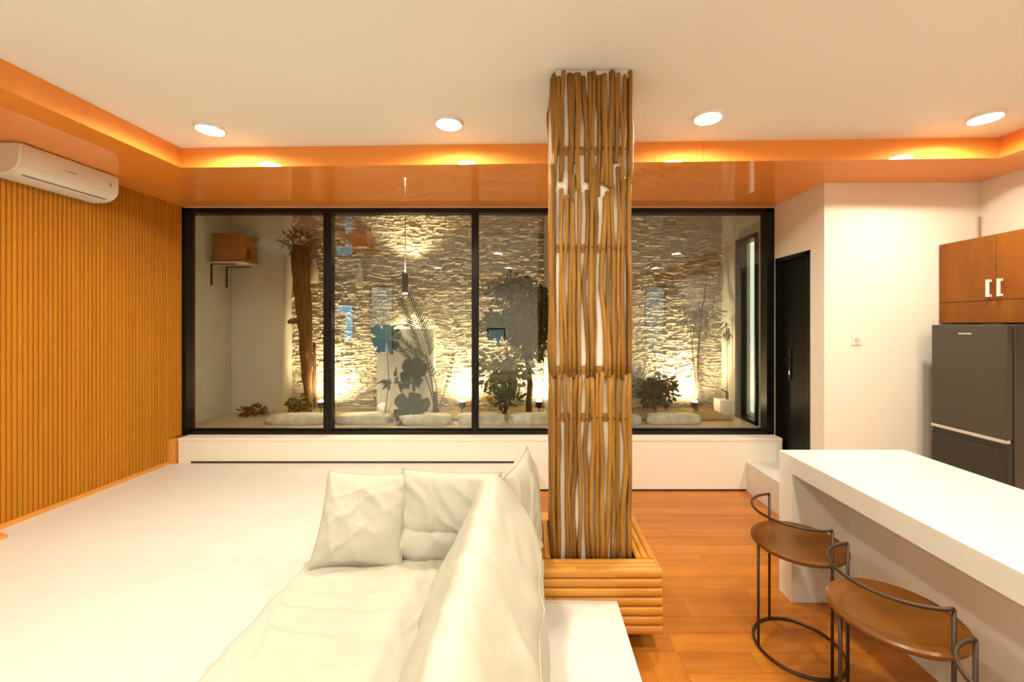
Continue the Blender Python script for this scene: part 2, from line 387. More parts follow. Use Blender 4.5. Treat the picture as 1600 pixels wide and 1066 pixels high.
o = link('wall_garden_right', fin(bm, 'wall_garden_right'), 'garden_wall'); tag(o, 'pale plastered garden wall with a tall black-framed opening', 'wall', kind='structure')
o = box('ceiling_garden', (XG0 - 0.2, YW + 0.1, E(1.75)), (XG1 + 0.3, YG + 0.2, E(1.85)), 'garden_wall'); tag(o, 'roof slab over the walled garden', 'roof', kind='structure')  # unseen roof, added to keep sky light out of the garden
o = box('wall_garden_header', (XG0 - 0.2, YW + 0.02, E(EC) + 0.12), (XG1 + 0.3, YW + 0.1, E(1.85)), 'garden_wall'); tag(o, 'plastered wall above the window on the garden side', 'wall', kind='structure')  # unseen, added to close the gap where sky light leaked in
gd = empty('door_2', (XG1 + 0.02, (GY0 + GY1) / 2, GZ0)); tag(gd, 'tall black-framed glass door at the right end of the garden', 'door', kind='structure')
hw = (GY1 - GY0) / 2; hh = GZ1 - GZ0
box('jamb', (-0.05, hw - 0.06, 0), (0.06, hw, hh), 'black_frame', gd); box('jamb', (-0.05, -hw, 0), (0.06, -hw + 0.03, hh), 'black_frame', gd)
box('lintel', (-0.05, -hw, hh - 0.05), (0.06, hw, hh), 'black_frame', gd); box('threshold', (-0.05, -hw, 0), (0.06, hw, 0.04), 'black_frame', gd)
box('pane', (0.0, -hw + 0.03, 0.04), (0.008, hw - 0.06, hh - 0.05), 'glass', gd)
o = box('lit_room_wall', (XG1 + 0.45, 4.0, GF - 0.1), (XG1 + 0.5, 5.6, E(1.75)), 'lit_room'); tag(o, 'brightly lit room seen through the garden glass door', 'wall', kind='structure')  # wall glows itself in place of lamplight in the room behind

# split-face stone wall: rows of rough stones, each its own block, one mesh
rnd = random.Random(11)
bm = bmesh.new()
def stones(x0, x1, z0, z1, yf):
    z = z0
    while z < z1:
        hgt = rnd.uniform(0.022, 0.044); x = x0 + rnd.uniform(-0.1, 0)
        while x < x1:
            L = rnd.uniform(0.05, 0.17); d = rnd.uniform(0.0, 0.03)
            a, b = max(x, x0), min(x + L, x1)
            if b - a > 0.02:
                gx, gz = 0.0015, 0.001
                front = []
                nx = 3
                for i in range(nx + 1):
                    t = i / nx; xx = a + gx + (b - a - 2*gx) * t
                    for s in (0, 0.5, 1):
                        zz = z + gz + (hgt - 2*gz) * s
                        bulge = (0.010 if s == 0.5 else 0) + rnd.uniform(-0.008, 0.012)
                        front.append(bm.verts.new((xx, yf - 0.012 - d - bulge, zz + rnd.uniform(-0.007, 0.007))))
                back = {}
                for i in range(nx + 1):
                    for j, s in ((0, 0), (2, 1)): back[(i, j)] = bm.verts.new((front[i*3+j].co.x, yf, front[i*3+j].co.z))
                for i in range(nx):
                    for j in (0, 1): bm.faces.new((front[i*3+j], front[(i+1)*3+j], front[(i+1)*3+j+1], front[i*3+j+1]))
                    bm.faces.new((back[(i, 0)], back[(i+1, 0)], front[(i+1)*3], front[i*3]))
                    bm.faces.new((front[i*3+2], front[(i+1)*3+2], back[(i+1, 2)], back[(i, 2)]))
                for i in (0, nx):
                    bm.faces.new((back[(i, 0)], front[i*3], front[i*3+1], front[i*3+2], back[(i, 2)]))
            x += L
        z += hgt
stones(-3.10, 0.17, GF - 0.03, E(1.75), YG); stones(0.55, 2.47, GF - 0.03, E(1.75), YG)
sw = box('wall_garden_stone', (XG0, YG, GF - 0.1), (XG1 + 0.1, YG + 0.15, E(1.75)), 'stone'); tag(sw, 'rough split-stone garden wall lit from below', 'wall', kind='structure')
for v in bm.verts: v.co.z += 0.035*noise.noise((v.co.x*3.5, 3, v.co.z*3.5)) + 0.012*noise.noise((v.co.x*13, 9, v.co.z*11))
so = link('stone_cladding', fin(bm, 'stone_cladding'), 'stone', sw); so['kind'] = 'stuff'

# ================================================================== CEILING DOWNLIGHTS
dl = empty('downlight'); 
lathe('trim_ring', [(0.098, 0.0), (0.096, -0.008), (0.086, -0.022), (0.081, -0.022), (0.081, 0.0)], 'lamp_trim', dl, n=32)
lathe('diffuser', [(0.0, -0.004), (0.080, -0.004)], 'lamp_glow', dl, n=32)
def copy_tree(o, parent=None):
    c = o.copy(); COL.objects.link(c); c.parent = parent
    for ch in list(o.children): copy_tree(ch, c)
    return c
rows = {2.70: ['round ceiling downlight nearest the orange battened wall', 'round ceiling downlight above the window between the sofa and the stick column', 'round ceiling downlight just right of the stick column', 'round ceiling downlight in the corner nearest the fridge'],
        0.76: ['ceiling downlight of the second row, leftmost', 'ceiling downlight of the second row above the sofa', 'ceiling downlight of the second row above the bar stools', 'ceiling downlight of the second row nearest the right wall'],
        -1.2: ['ceiling downlight of the row behind the viewer, leftmost', 'ceiling downlight of the row behind the viewer, second', 'ceiling downlight of the row behind the viewer, third', 'ceiling downlight of the row behind the viewer, rightmost']}
dx = {2.70: [-2.21, -0.55, 1.147, 2.95], 0.76: [-2.21, -0.62, 1.147, 2.75], -1.2: [-2.21, -0.55, 1.147, 2.95]}
dy = {2.70: [2.82, 2.74, 2.66, 2.66]}
firstl = True
for yy, labs in rows.items():
    for i, lb in enumerate(labs):
        o = dl if firstl else copy_tree(dl); firstl = False
        o.location = (dx[yy][i], dy.get(yy, [yy]*4)[i], E(EC)); tag(o, lb, 'downlight', 'recessed ceiling downlights')

# ================================================================== STICK COLUMN and its slatted base
rnd = random.Random(21)
X0, X1, Y0, Y1 = 0.112, 0.527, 2.165, 2.575
bX0, bX1, bY0, bY1, bZ0, bZ1 = 0.0, 0.655, 2.05, 2.68, 0.093, 0.423
colm = empty('stick_column', ((X0+X1)/2, (Y0+Y1)/2, bZ1 - 0.06)); tag(colm, 'square column clad in upright crooked wooden sticks reaching the ceiling', 'column')
cx, cy, cz = colm.location
box('core', (X0 + 0.021 - cx, Y0 + 0.021 - cy, -0.02), (X1 - 0.021 - cx, Y1 - 0.021 - cy, E(EC) - cz), 'white_wall', colm)
for e in (0.925, 0.405, -0.243, -0.495):
    z = E(e) - cz; t = 0.022
    for (a, b) in (((X0+.02, Y0+.014, z-t), (X1-.02, Y0+.030, z+t)), ((X0+.02, Y1-.030, z-t), (X1-.02, Y1-.014, z+t)),
                   ((X0+.014, Y0+.03, z-t), (X0+.030, Y1-.04, z+t)), ((X1-.030, Y0+.03, z-t), (X1-.014, Y1-.04, z+t))):
        box('batten', (a[0]-cx, a[1]-cy, a[2]), (b[0]-cx, b[1]-cy, b[2]), 'batten_wood', colm)
def stick(face, u, e0, e1, r):
    n = 8; pts = []; rads = []
    s1, s2 = rnd.uniform(0, 50), rnd.uniform(0, 50)
    amp = rnd.uniform(0.006, 0.018)
    for i in range(n + 1):
        t = i / n; e = e0 + (e1 - e0) * t
        du = noise.noise((s1, e * 2.6, 0)) * amp * 1.6 + noise.noise((s1, e * 7, 3)) * 0.004
        dv = noise.noise((s2, e * 3, 9)) * 0.008
        uu = u + du
        if face == 0: p = (X0 + uu, Y0 + 0.007 + dv, E(e))
        elif face == 1: p = (X0 + uu, Y1 - 0.007 + dv, E(e))
        elif face == 2: p = (X0 + 0.007 + dv, Y0 + uu, E(e))
        else: p = (X1 - 0.007 + dv, Y0 + uu, E(e))
        pts.append((p[0] - cx, p[1] - cy, p[2] - cz)); rads.append(r * rnd.uniform(0.82, 1.15))
    bm = bmesh.new(); tube_into(bm, pts, rads, 6)
    link('stick', fin(bm, 'stick', True), 'stick_wood', colm)
TOP = EC - 0.012; BOT = bZ1 - 0.05 - EYE
for face in range(4):
    W = (X1 - X0) if face < 2 else (Y1 - Y0)
    for tier in range(3):
        cnt = 18 if tier == 0 else 15
        for i in range(cnt):
            if rnd.random() < (0.04 if tier == 0 else 0.08): continue
            u = 0.008 + (W - 0.016) * (i + rnd.uniform(-0.36, 0.36)) / (cnt - 1); u = min(max(u, 0.004), W - 0.004)
            r = rnd.uniform(0.0104, 0.0150)
            if tier == 0: e1, e0 = TOP - rnd.uniform(0, 0.035), rnd.uniform(0.60, 0.86)
            elif tier == 1: e1, e0 = rnd.uniform(0.66, 0.88), -0.285 + rnd.uniform(-0.012, 0.012)
            else: e1, e0 = -0.27 + rnd.uniform(-0.02, 0.02), BOT
            stick(face, u, e0, e1, r)
bm = bmesh.new()
for e in (0.925, 0.405, -0.243, -0.495):
    for i in range(13):
        x = X0 + 0.03 + i * (X1 - X0 - 0.06) / 12 - cx
        c = Vector((x, Y0 - 0.009 - cy, E(e) - cz + rnd.uniform(-0.006, 0.006)))
        bbox(bm, c - Vector((0.003, 0.004, 0.003)), c + Vector((0.003, 0.004, 0.003)))
o = link('nail_heads', fin(bm, 'nail_heads'), 'slot_dark', colm); o['kind'] = 'stuff'

pb = empty('slatted_box', ((bX0+bX1)/2, (bY0+bY1)/2, 0)); tag(pb, 'low orange slatted wooden box around the foot of the stick column', 'box')
cx, cy = pb.location[0], pb.location[1]
hx, hy = (bX1 - bX0)/2, (bY1 - bY0)/2
bm = bmesh.new()
t = 0.012
bbox(bm, (-hx+t, -hy+t, bZ0), (hx-t, -hy+t+0.02, bZ1-0.012)); bbox(bm, (-hx+t, hy-t-0.02, bZ0), (hx-t, hy-t, bZ1-0.012))
bbox(bm, (-hx+t, -hy+t+0.02, bZ0), (-hx+t+0.02, hy-t-0.02, bZ1-0.012)); bbox(bm, (hx-t-0.02, -hy+t+0.02, bZ0), (hx-t, hy-t-0.02, bZ1-0.012))
bbox(bm, (-hx+t+0.02, -hy+t+0.02, bZ0), (hx-t-0.02, hy-t-0.02, bZ1-0.085)); bbox(bm, (-hx+0.17, -hy+0.17, 0.0), (hx-0.17, hy-0.17, bZ0))
link('carcass', fin(bm, 'carcass'), 'floor_joint', pb)
ns = 7; ph = (bZ1 - bZ0) / ns
mx_ = profile_bar('slat', [(-v, u) for u, v in half_round(ph*0.97, 0.018, 8)], 2*hx, 'X'); mx_.materials.append(M['box_wood'])
my_ = profile_bar('slat', [(-v, u) for u, v in half_round(ph*0.97, 0.018, 8)], 2*hy - 0.02, 'Y'); my_.materials.append(M['box_wood'])
for i in range(ns):
    z = bZ0 + ph*(i + 0.5)
    link('slat', mx_, None, pb, (-hx, -hy + t, z))
    o = link('slat', mx_, None, pb, (hx, hy - t, z), (0, 0, math.pi))
    o = link('slat', my_, None, pb, (-hx + t, -hy + 0.01, z))
    o = link('slat', my_, None, pb, (hx - t, hy - 0.01, z), (0, 0, math.pi))
rw = 0.105; nr = 3; rp = rw / nr
for i in range(nr):
    d0 = rp * (i + 0.5)
    # front/back rim slats (along X) run the full width, side ones between them
    me = profile_bar('rim_slat', half_round(rp*0.96, 0.012, 8), 2*hx - 0.004, 'X'); me.materials.append(M['box_wood'])
    link('rim_slat', me, None, pb, (-hx + 0.002, -hy + d0, bZ1 - 0.012)); link('rim_slat', me, None, pb, (-hx + 0.002, hy - d0, bZ1 - 0.012))
    me = profile_bar('rim_slat', half_round(rp*0.96, 0.012, 8), 2*hy - 2*rw, 'Y'); me.materials.append(M['box_wood'])
    link('rim_slat', me, None, pb, (-hx + d0, -hy + rw, bZ1 - 0.012)); link('rim_slat', me, None, pb, (hx - d0, -hy + rw, bZ1 - 0.012))

# ================================================================== COUNTER
ct = empty('bar_counter', (1.54, 2.545, 0)); tag(ct, 'long white bar counter with thick top and end leg', 'counter')
CT = E(-0.779)
box('counter_top', (0, -2.4, CT - 0.107), (0.778, 0, CT), 'white_counter', ct, 0.004)
box('end_leg', (0, -0.121, 0), (0.778, 0, CT - 0.107), 'white_counter', ct, 0.003)
box('back_panel', (0.34, -2.4, 0), (0.44, -0.121, CT - 0.107), 'white_counter', ct)

# ================================================================== STOOLS
bs = empty('bar_stool')
R = 0.215; SH = 0.545
lathe('seat', [(0, SH - 0.004), (0.10, SH - 0.002), (0.17, SH + 0.002), (0.205, SH + 0.006), (0.214, SH), (0.214, SH - 0.010), (0.205, SH - 0.020), (0.15, SH - 0.030), (0, SH - 0.034)], 'stool_wood', bs, n=64)
rr = 0.0068; BR = 0.207
pa = math.radians(97); pb_ = math.radians(277)
AH = 0.70
# legs: far and near posts run on up into the back rail
tube('leg', [(BR*math.cos(pa), BR*math.sin(pa), 0.005), (BR*math.cos(pa), BR*math.sin(pa), AH - 0.004)], rr, 'stool_metal', bs)
tube('leg', [(BR*math.cos(pb_), BR*math.sin(pb_), 0.005), (BR*math.cos(pb_), BR*math.sin(pb_), AH - 0.004)], rr, 'stool_metal', bs)
tube('leg', [(-BR*0.97, 0, 0.005), (-BR*0.97, 0, SH - 0.02)], rr, 'stool_metal', bs)
tube('back_rail', [(BR*math.cos(pa + (pb_-pa)*i/32), BR*math.sin(pa + (pb_-pa)*i/32), AH) for i in range(33)], rr, 'stool_metal', bs)
tube('floor_ring', [(0.2*math.cos(2*math.pi*i/56), 0.2*math.sin(2*math.pi*i/56), 0.008) for i in range(56)], 0.0075, 'stool_metal', bs, closed=True)
for i, (x, y, lb) in enumerate(((1.36, 2.09, 'round brown bar stool at the far end of the white counter'), (1.392, 1.572, 'round brown bar stool in the middle, its whole dished seat in view'), (1.365, 1.03, 'bar stool nearest the viewer, only its back rail showing'))):
    o = bs if i == 0 else copy_tree(bs)
    o.location = (x, y, 0); o.rotation_euler = (0, 0, math.radians((0, -2, 0)[i])); tag(o, lb, 'stool', 'bar stools along the counter')

# ================================================================== FRIDGE
fr = empty('fridge', (3.25, 2.80, 0)); tag(fr, 'dark grey two-door fridge under the wooden cabinet', 'fridge')
FD, FW, FH = 0.545, 0.525, 1.648
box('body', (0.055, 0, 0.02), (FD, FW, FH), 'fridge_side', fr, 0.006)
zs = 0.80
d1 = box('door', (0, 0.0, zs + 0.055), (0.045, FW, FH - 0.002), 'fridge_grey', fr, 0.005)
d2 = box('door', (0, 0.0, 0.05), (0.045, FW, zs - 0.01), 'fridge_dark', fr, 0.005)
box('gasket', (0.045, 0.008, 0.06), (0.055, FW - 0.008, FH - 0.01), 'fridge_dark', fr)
box('chrome_strip', (-0.006, 0.0, zs + 0.030), (0.030, FW, zs + 0.055), 'chrome', d1, 0.003)
box('middle_band', (0.008, 0.004, zs - 0.01), (0.045, FW - 0.004, zs + 0.03), 'fridge_dark', fr)
for k in range(7):     # small worn maker's lettering, illegible in the photograph
    box('badge_letter', (-0.001, 0.225 + k*0.0135, FH - 0.073), (0.001, 0.235 + k*0.0135, FH - 0.061), 'chrome', d1)
for a in (0.03, FW - 0.03):
    for b in (0.08, FD - 0.04): lathe('foot', [(0, 0), (0.02, 0), (0.02, 0.02), (0, 0.02)], 'fridge_dark', fr, (b, a, 0), n=12)

# ================================================================== WALL CABINET
cb = empty('wall_cabinet', (3.46, YF - 0.004, E(0.012))); tag(cb, 'orange-brown wooden wall cabinet above the fridge', 'cabinet')
CW = 1.75
box('carcass', (0.018, -CW, 0), (0.345, 0, 0.663), 'cabinet_wood', cb)
box('gap', (0.014, -CW + 0.01, 0.006), (0.018, -0.006, 0.655), 'cabinet_gap', cb)
dw = 0.4275
for i in range(4):
    y1 = -i * dw - 0.002; y0 = -(i + 1) * dw + 0.001
    d = box('door', (0, y0, 0.171), (0.016, y1, 0.661), 'cabinet_wood', cb, 0.0015)
    yh = y0 + 0.035 if i % 2 == 0 else y1 - 0.035
    h0, h1 = 0.195, 0.325
    bm = bmesh.new()
    bbox(bm, (-0.030, yh - 0.008, h0), (-0.018, yh + 0.008, h1)); bbox(bm, (-0.018, yh - 0.008, h0), (0, yh + 0.008, h0 + 0.018)); bbox(bm, (-0.018, yh - 0.008, h1 - 0.018), (0, yh + 0.008, h1))
    link('handle', fin(bm, 'handle'), 'white_plastic', d)
for i in range(2):
    box('lower_panel', (0, -(i+1)*2*dw + 0.001, 0.002), (0.016, -i*2*dw - 0.002, 0.167), 'cabinet_wood', cb, 0.0015)
o = tube('wall_conduit', [(XR - 0.012, YF - 0.012, E(0.676)), (XR - 0.012, YF - 0.012, E(0.91))], 0.006, 'conduit'); tag(o, 'thin upright brown pipe in the corner above the cabinet', 'pipe')

# socket on white wall
sk = box('wall_socket', (2.72, YF - 0.008, E(-0.175)), (2.80, YF, E(-0.095)), 'white_plastic', bevel=0.003); tag(sk, 'small white wall socket beside the black door', 'socket')
lathe('socket_well', [(0.024, 0.0), (0.024, 0.0015), (0.020, 0.002), (0.0, 0.0015)], 'shelf_white', sk, (2.76, YF - 0.008, E(-0.135)), (math.pi/2, 0, 0), n=20)

# ================================================================== AIR CONDITIONER
ac = empty('air_conditioner', (XL + 0.016, 3.345, E(0.985))); tag(ac, 'white split air conditioner high on the battened wall', 'air conditioner')
prof = [(0, 0.0), (0.105, 0.003), (0.150, 0.018), (0.188, 0.048), (0.205, 0.085), (0.207, 0.20), (0.198, 0.214), (0.18, 0.217), (0, 0.217)]
me = profile_bar('body', prof, -0.655, 'Y')
bm = bmesh.new(); bm.from_mesh(me)
caps = [e for e in bm.edges if len({round(v.co.y, 4) for v in e.verts}) == 1]
bmesh.ops.bevel(bm, geom=caps, offset=0.012, segments=3, affect='EDGES')
me = fin(bm, 'body', True); me.set_sharp_from_angle(angle=math.radians(35))
link('body', me, 'white_plastic', ac)
# air flap and slot on the rounded underside
box('slot', (0, -0.60, -0.004), (0.006, -0.06, 0.004), 'slot_dark', ac, 0.001, (0.146, 0, 0.017), (0, math.radians(-35), 0))
box('flap', (-0.052, -0.61, 0), (0.0, -0.05, 0.004), 'white_plastic', ac, 0.0015, (0.1985, 0, 0.064), (0, math.radians(-52), 0))
for k in range(7): box('badge_letter', (0.2065, -0.395 + k*0.011, 0.118), (0.208, -0.387 + k*0.011, 0.128), 'grey_print', ac)
box('display', (0.2065, -0.085, 0.135), (0.208, -0.065, 0.143), 'grey_print', ac); box('display_dot', (0.2065, -0.080, 0.118), (0.208, -0.070, 0.128), 'slot_dark', ac)

# small wooden floor board at the left edge
o = box('wooden_board', (-0.30, -0.20, 0), (0.0, 0.0, 0.02), 'orange_trim', bevel=0.003, loc=(-3.37, 2.64, PL), rot=(0, 0, math.radians(-20))); tag(o, 'flat orange wooden board on the platform at the left edge', 'board')

# ================================================================== SOFA AND CUSHIONS
def creases(p, seed, s=1.0):
    q = Vector(p)
    a = noise.noise((q.x*5*s + seed, q.y*5*s, q.z*5*s))
    d = q.x*0.8 + q.y*0.6 + q.z*0.5
    r = 1 - abs(noise.noise((d*7*s + seed*1.7, (q.x - q.y)*2.2*s, q.z*2.5*s + seed)))
    r2 = 1 - abs(noise.noise((q.x*3.1*s - seed, (q.y*6 + q.x*2)*s, q.z*5*s + 7)))
    return 0.5*a + 0.9*(max(r - 0.78, 0)*4) + 0.7*(max(r2 - 0.80, 0)*4)
def soft_box(name, size, r, m, parent, loc, rot=(0, 0, 0), n=34, amp=0.008, seed=1.0, crown=0.0, shape=None):
    sx, sy, sz = [s/2 for s in size]; bm = bmesh.new()
    cube = bmesh.ops.create_cube(bm, size=2.0)
    bmesh.ops.subdivide_edges(bm, edges=list(bm.edges), cuts=n, use_grid_fill=True)
    for v in bm.verts:
        u = v.co.copy()
        p = Vector((u.x*sx, u.y*sy, u.z*sz))
        inner = Vector((max(-sx + r, min(sx - r, p.x)), max(-sy + r, min(sy - r, p.y)), max(-sz + r, min(sz - r, p.z))))
        d = p - inner
        nrm = d.normalized() if d.length > 1e-6 else Vector((0, 0, 1))
        if d.length > 1e-6: p = inner + nrm * r
        cr = (1 - u.x**2) * (1 - u.y**2)
        if crown and u.z > 0: p.z += crown * cr ** 0.5
        p = p + nrm * amp * creases(p, seed)
        if shape: p = shape(p)
        v.co = p
    return link(name, fin(bm, name, True), m, parent, loc, rot)
def pillow(name, wd, ht, th, m, parent, loc, rot, seed=1.0, n=46, ear=0.05, amp=0.010, shape=None, pulls=False):
    bm = bmesh.new(); front = {}; 
    def P(i, j, s):
        u = -1 + 2*i/n; v = -1 + 2*j/n
        pin = 1 - 0.075*(1 - v*v) * abs(u)**1.5; pin2 = 1 - 0.075*(1 - u*u) * abs(v)**1.5
        x = u*wd/2*pin; y = v*ht/2*pin2
        k = ((1 - abs(u)**2.6) * (1 - abs(v)**2.6)); z = s * th/2 * max(k, 0)**0.52
        c = creases((x, y, z*0.3 + s*3), seed, 1.1) * amp * min(1, k*4)
        z += s * c
        if pulls:
            yw = y + 0.035*noise.noise((x*6, y*6, 2.0)) + 0.02*noise.noise((x*15, y*9, 5.0))
            fade = min(1, k*2.5) * (0.55 + 0.7*noise.noise((x*7, y*7, 8.0)))
            z += s*0.0075*fade*(math.exp(-((yw - 0.55*x - 0.06)/0.014)**2) + math.exp(-((yw - 0.75*x + 0.04)/0.018)**2) + 0.8*math.exp(-((yw - 0.35*x - 0.125)/0.012)**2))
        p = Vector((x, y, z)); 
        return shape(p) if shape else p
    grid = {}
    for s in (1, -1):
        for i in range(n+1):
            for j in range(n+1):
                edge = i in (0, n) or j in (0, n)
                key = (i, j, 0 if edge else s)
                if key not in grid: grid[key] = bm.verts.new(P(i, j, s))
    def g(i, j, s): return grid[(i, j, 0 if (i in (0, n) or j in (0, n)) else s)]
    for s in (1, -1):
        for i in range(n):
            for j in range(n):
                q = [g(i, j, s), g(i+1, j, s), g(i+1, j+1, s), g(i, j+1, s)]
                bm.faces.new(q if s > 0 else q[::-1])
    edge = [g(i, 0, 1).co.copy() for i in range(n)] + [g(n, j, 1).co.copy() for j in range(n)] + [g(n - i, n, 1).co.copy() for i in range(n)] + [g(0, n - j, 1).co.copy() for j in range(n)]
    o = link(name, fin(bm, name, True), m, parent, loc, rot)
    bm2 = bmesh.new(); tube_into(bm2, edge, 0.0042, 6, closed=True)
    return o, edge, bm2

SEAT = E(-1.115)
sf = empty('daybed_sofa', (-0.5, 1.2, PL)); tag(sf, 'cream linen daybed sofa lying on the white platform', 'sofa')
def rel(x, y, z): return (x + 0.5, y - 1.2, z - PL)
FOLDS = [((-1.00, 1.60), (-0.70, 1.545), 0.020, 0.016), ((-0.70, 1.545), (-0.40, 1.585), 0.016, 0.014), ((-0.97, 1.49), (-0.68, 1.415), 0.018, 0.016), ((-0.66, 1.66), (-0.36, 1.80), 0.014, 0.016), ((-0.95, 1.80), (-0.62, 1.86), 0.012, 0.014), ((-0.50, 1.38), (-0.38, 1.62), 0.012, 0.013)]
def fold_shape(p):
    if p.z > 0:
        q = Vector((p.x - 0.525, p.y + 1.01))
        for a, b, hgt, wd in FOLDS:
            a = Vector(a); b = Vector(b); d = b - a; t = (q - a).dot(d)/d.length_squared
            if -0.1 < t < 1.1:
                dist = (q - (a + d*t)).dot(Vector((-d.y, d.x)).normalized()) + 0.008*math.sin(t*5)
                p.z += hgt*max(0, math.sin(max(0, min(1, t))*math.pi))**0.6*(math.exp(-(dist/wd)**2) - 0.6*math.exp(-((dist - 1.8*wd)/wd)**2))
    return p
# seat mattress, X -1.06..0.02
soft_box('seat_mattress', (1.09, 1.98, SEAT - PL), 0.055, 'linen', sf, rel(-0.525, 1.01, (SEAT + PL)/2 + 0.001), n=130, amp=0.010, seed=3.3, crown=0.012, shape=fold_shape)
# rear backrest (two padded rolls, the upper one slumping)
soft_box('rear_backrest', (0.93, 0.20, 0.40), 0.075, 'linen', sf, rel(-0.43, 2.13, SEAT + 0.125), (math.radians(-7), 0, 0), n=44, amp=0.016, seed=8.1)
soft_box('lower_roll', (0.80, 0.16, 0.135), 0.060, 'linen', sf, rel(-0.37, 2.00, SEAT + 0.058), (0, 0, 0), n=44, amp=0.024, seed=5.2)
# side backrest: long wedge running towards the viewer, ridge on top
def wedge():
    base = [(-0.43, SEAT - 0.01), (-0.245, SEAT + 0.33), (-0.20, E(-0.640)), (-0.135, E(-0.640)), (-0.06, E(-0.76)), (0.02, E(-0.90)), (0.045, E(-1.10)), (0.060, PL + 0.04), (0.05, PL + 0.005), (-0.20, PL + 0.02), (-0.34, SEAT - 0.06)]
    pts = base
    for _ in range(3):
        q = []
        for a, b in zip(pts, pts[1:] + pts[:1]):
            q += [(a[0]*.75 + b[0]*.25, a[1]*.75 + b[1]*.25), (a[0]*.25 + b[0]*.75, a[1]*.25 + b[1]*.75)]
        pts = q
    m = len(pts); cxw = sum(p[0] for p in pts)/m; czw = sum(p[1] for p in pts)/m
    bm = bmesh.new(); rings = []; ny = 80
    for j in range(ny + 1):
        t = j / ny; y = 1.86 - 1.84*t
        k = 1.0
        d = min(t, 1 - t) * ny / 5.0
        if d < 1: k = 0.80 + 0.20 * math.sqrt(1 - (1 - d)**2)
        ring = []
        for (x, z) in pts:
            hi = max(0, (z - SEAT)) / 0.44
            tip = 0.0
            xx, zz = cxw + (x - cxw)*k, czw + (z - czw)*(k if z > SEAT - 0.05 else 1)
            yy = y - 0.05*hi*max(0, 1 - t*2)          # far end leans back towards the viewer
            c = creases((xx*0.8, yy*0.8, zz*0.8), 14.2) * 0.016
            nx_, nz_ = x - cxw, z - czw; L = math.hypot(nx_, nz_)
            xx += c*nx_/L; zz += c*nz_/L
            ring.append(bm.verts.new(rel(xx, yy, max(zz, PL + 0.002))))
        rings.append(ring)
    for a, b in zip(rings, rings[1:]):
        for i in range(m): bm.faces.new((a[i], a[(i+1) % m], b[(i+1) % m], b[i]))
    bm.faces.new(rings[0][::-1]); bm.faces.new(rings[-1])
    # seam along the back edge
    idx = max(range(m), key=lambda i: pts[i][0] - abs(pts[i][1] - E(-0.93))*3)
    seam = [r[idx].co + Vector((0.002, 0, 0.003)) for r in rings[3:-3]]
    return fin(bm, 'side_backrest', True), seam
me, seam = wedge()
sb = link('side_backrest', me, 'linen', sf)
tube('seam', seam, 0.0035, 'linen_seam', sb, sides=6)
# loose cover of the far corner, pulled up to a point
def corner_shape(p):
    q = p.copy(); t = max(0, (q.z + 0.25)/0.55)
    q.x += 0.05 * t; 
    if q.z > 0.1: q.x += (q.z - 0.1)*0.1
    return q
o, edge, b2 = pillow('corner_cushion', 0.42, 0.52, 0.16, 'linen', None, (-0.05, 2.03, SEAT + 0.185), (Matrix.Rotation(math.radians(-7), 3, 'Y') @ Matrix.Rotation(math.radians(-104), 3, 'Z') @ Matrix.Rotation(math.radians(88), 3, 'X')).to_euler(), seed=9.4, amp=0.014)
tag(o, 'cream cushion standing on end in the far right corner of the sofa', 'cushion')
link('piping', fin(b2, 'piping', True), 'linen', o)
o, edge, b2 = pillow('square_cushion', 0.41, 0.42, 0.13, 'linen', None, (-0.80, 1.955, SEAT + 0.19), (math.radians(66), math.radians(3), math.radians(5)), seed=2.7, amp=0.011, n=80, pulls=True)
tag(o, 'square cream linen cushion leaning at the far left end of the sofa', 'cushion')
link('piping', fin(b2, 'piping', True), 'linen_seam', o)
o, edge, b2 = pillow('back_cushion', 0.50, 0.30, 0.11, 'linen', None, (-0.40, 1.995, SEAT + 0.245), (math.radians(74), math.radians(1), math.radians(-3)), seed=6.6, amp=0.014)
tag(o, 'cream cushion against the sofa back between square and corner cushions', 'cushion')
link('piping', fin(b2, 'piping', True), 'linen_seam', o)

# ================================================================== GARDEN THINGS
def gp(x, y, Y): return Vector(((x - 830)*Y/F, Y, E((507 - y)*Y/F)))
rnd = random.Random(5)
# nest box on its shelf
sh = empty('wall_shelf', (XG0, 4.95, E(0.715))); tag(sh, 'small pale shelf on two brackets holding the wooden nest box', 'shelf')
box('board', (0.0, -0.20, 0), (0.40, 0.165, 0.018), 'shelf_white', sh, 0.002)
for yb in (-0.14, 0.10):
    b = box('bracket', (0.0, yb - 0.01, -0.26), (0.012, yb + 0.01, 0), 'black_frame', sh); box('bracket_arm', (0.0, yb - 0.01, -0.012), (0.30, yb + 0.01, 0), 'black_frame', b)
nb = empty('nest_box', (-3.57, 4.95, E(0.733))); tag(nb, 'brown wooden nest box with arched hole on the garden shelf', 'nest box')
box('body', (-0.155, -0.145, 0), (0.155, 0.145, 0.31), 'nest_wood', nb, 0.004)
box('roof', (-0.165, -0.155, 0.31), (0.175, 0.155, 0.33), 'nest_wood', nb, 0.003)
bm = bmesh.new(); pts = [(-0.035, 0.05), (0.035, 0.05), (0.035, 0.13)] + [(0.035*math.cos(a), 0.13 + 0.05*math.sin(a)) for a in [math.pi*i/8 for i in range(1, 8)]] + [(-0.035, 0.13)]
bm.faces.new([bm.verts.new((0.157, yy, zz)) for yy, zz in pts]); ext = bmesh.ops.extrude_face_region(bm, geom=list(bm.faces))
for v in ext['geom']:
    if isinstance(v, bmesh.types.BMVert): v.co.x -= 0.02
link('hole', fin(bm, 'hole'), 'slot_dark', nb)
n2 = empty('nest_box', tuple(gp(565, 388, 5.2))); tag(n2, 'smaller brown wooden nest box high on the stone wall', 'nest box')  # solid box stands in for a brown reflection in the window glass
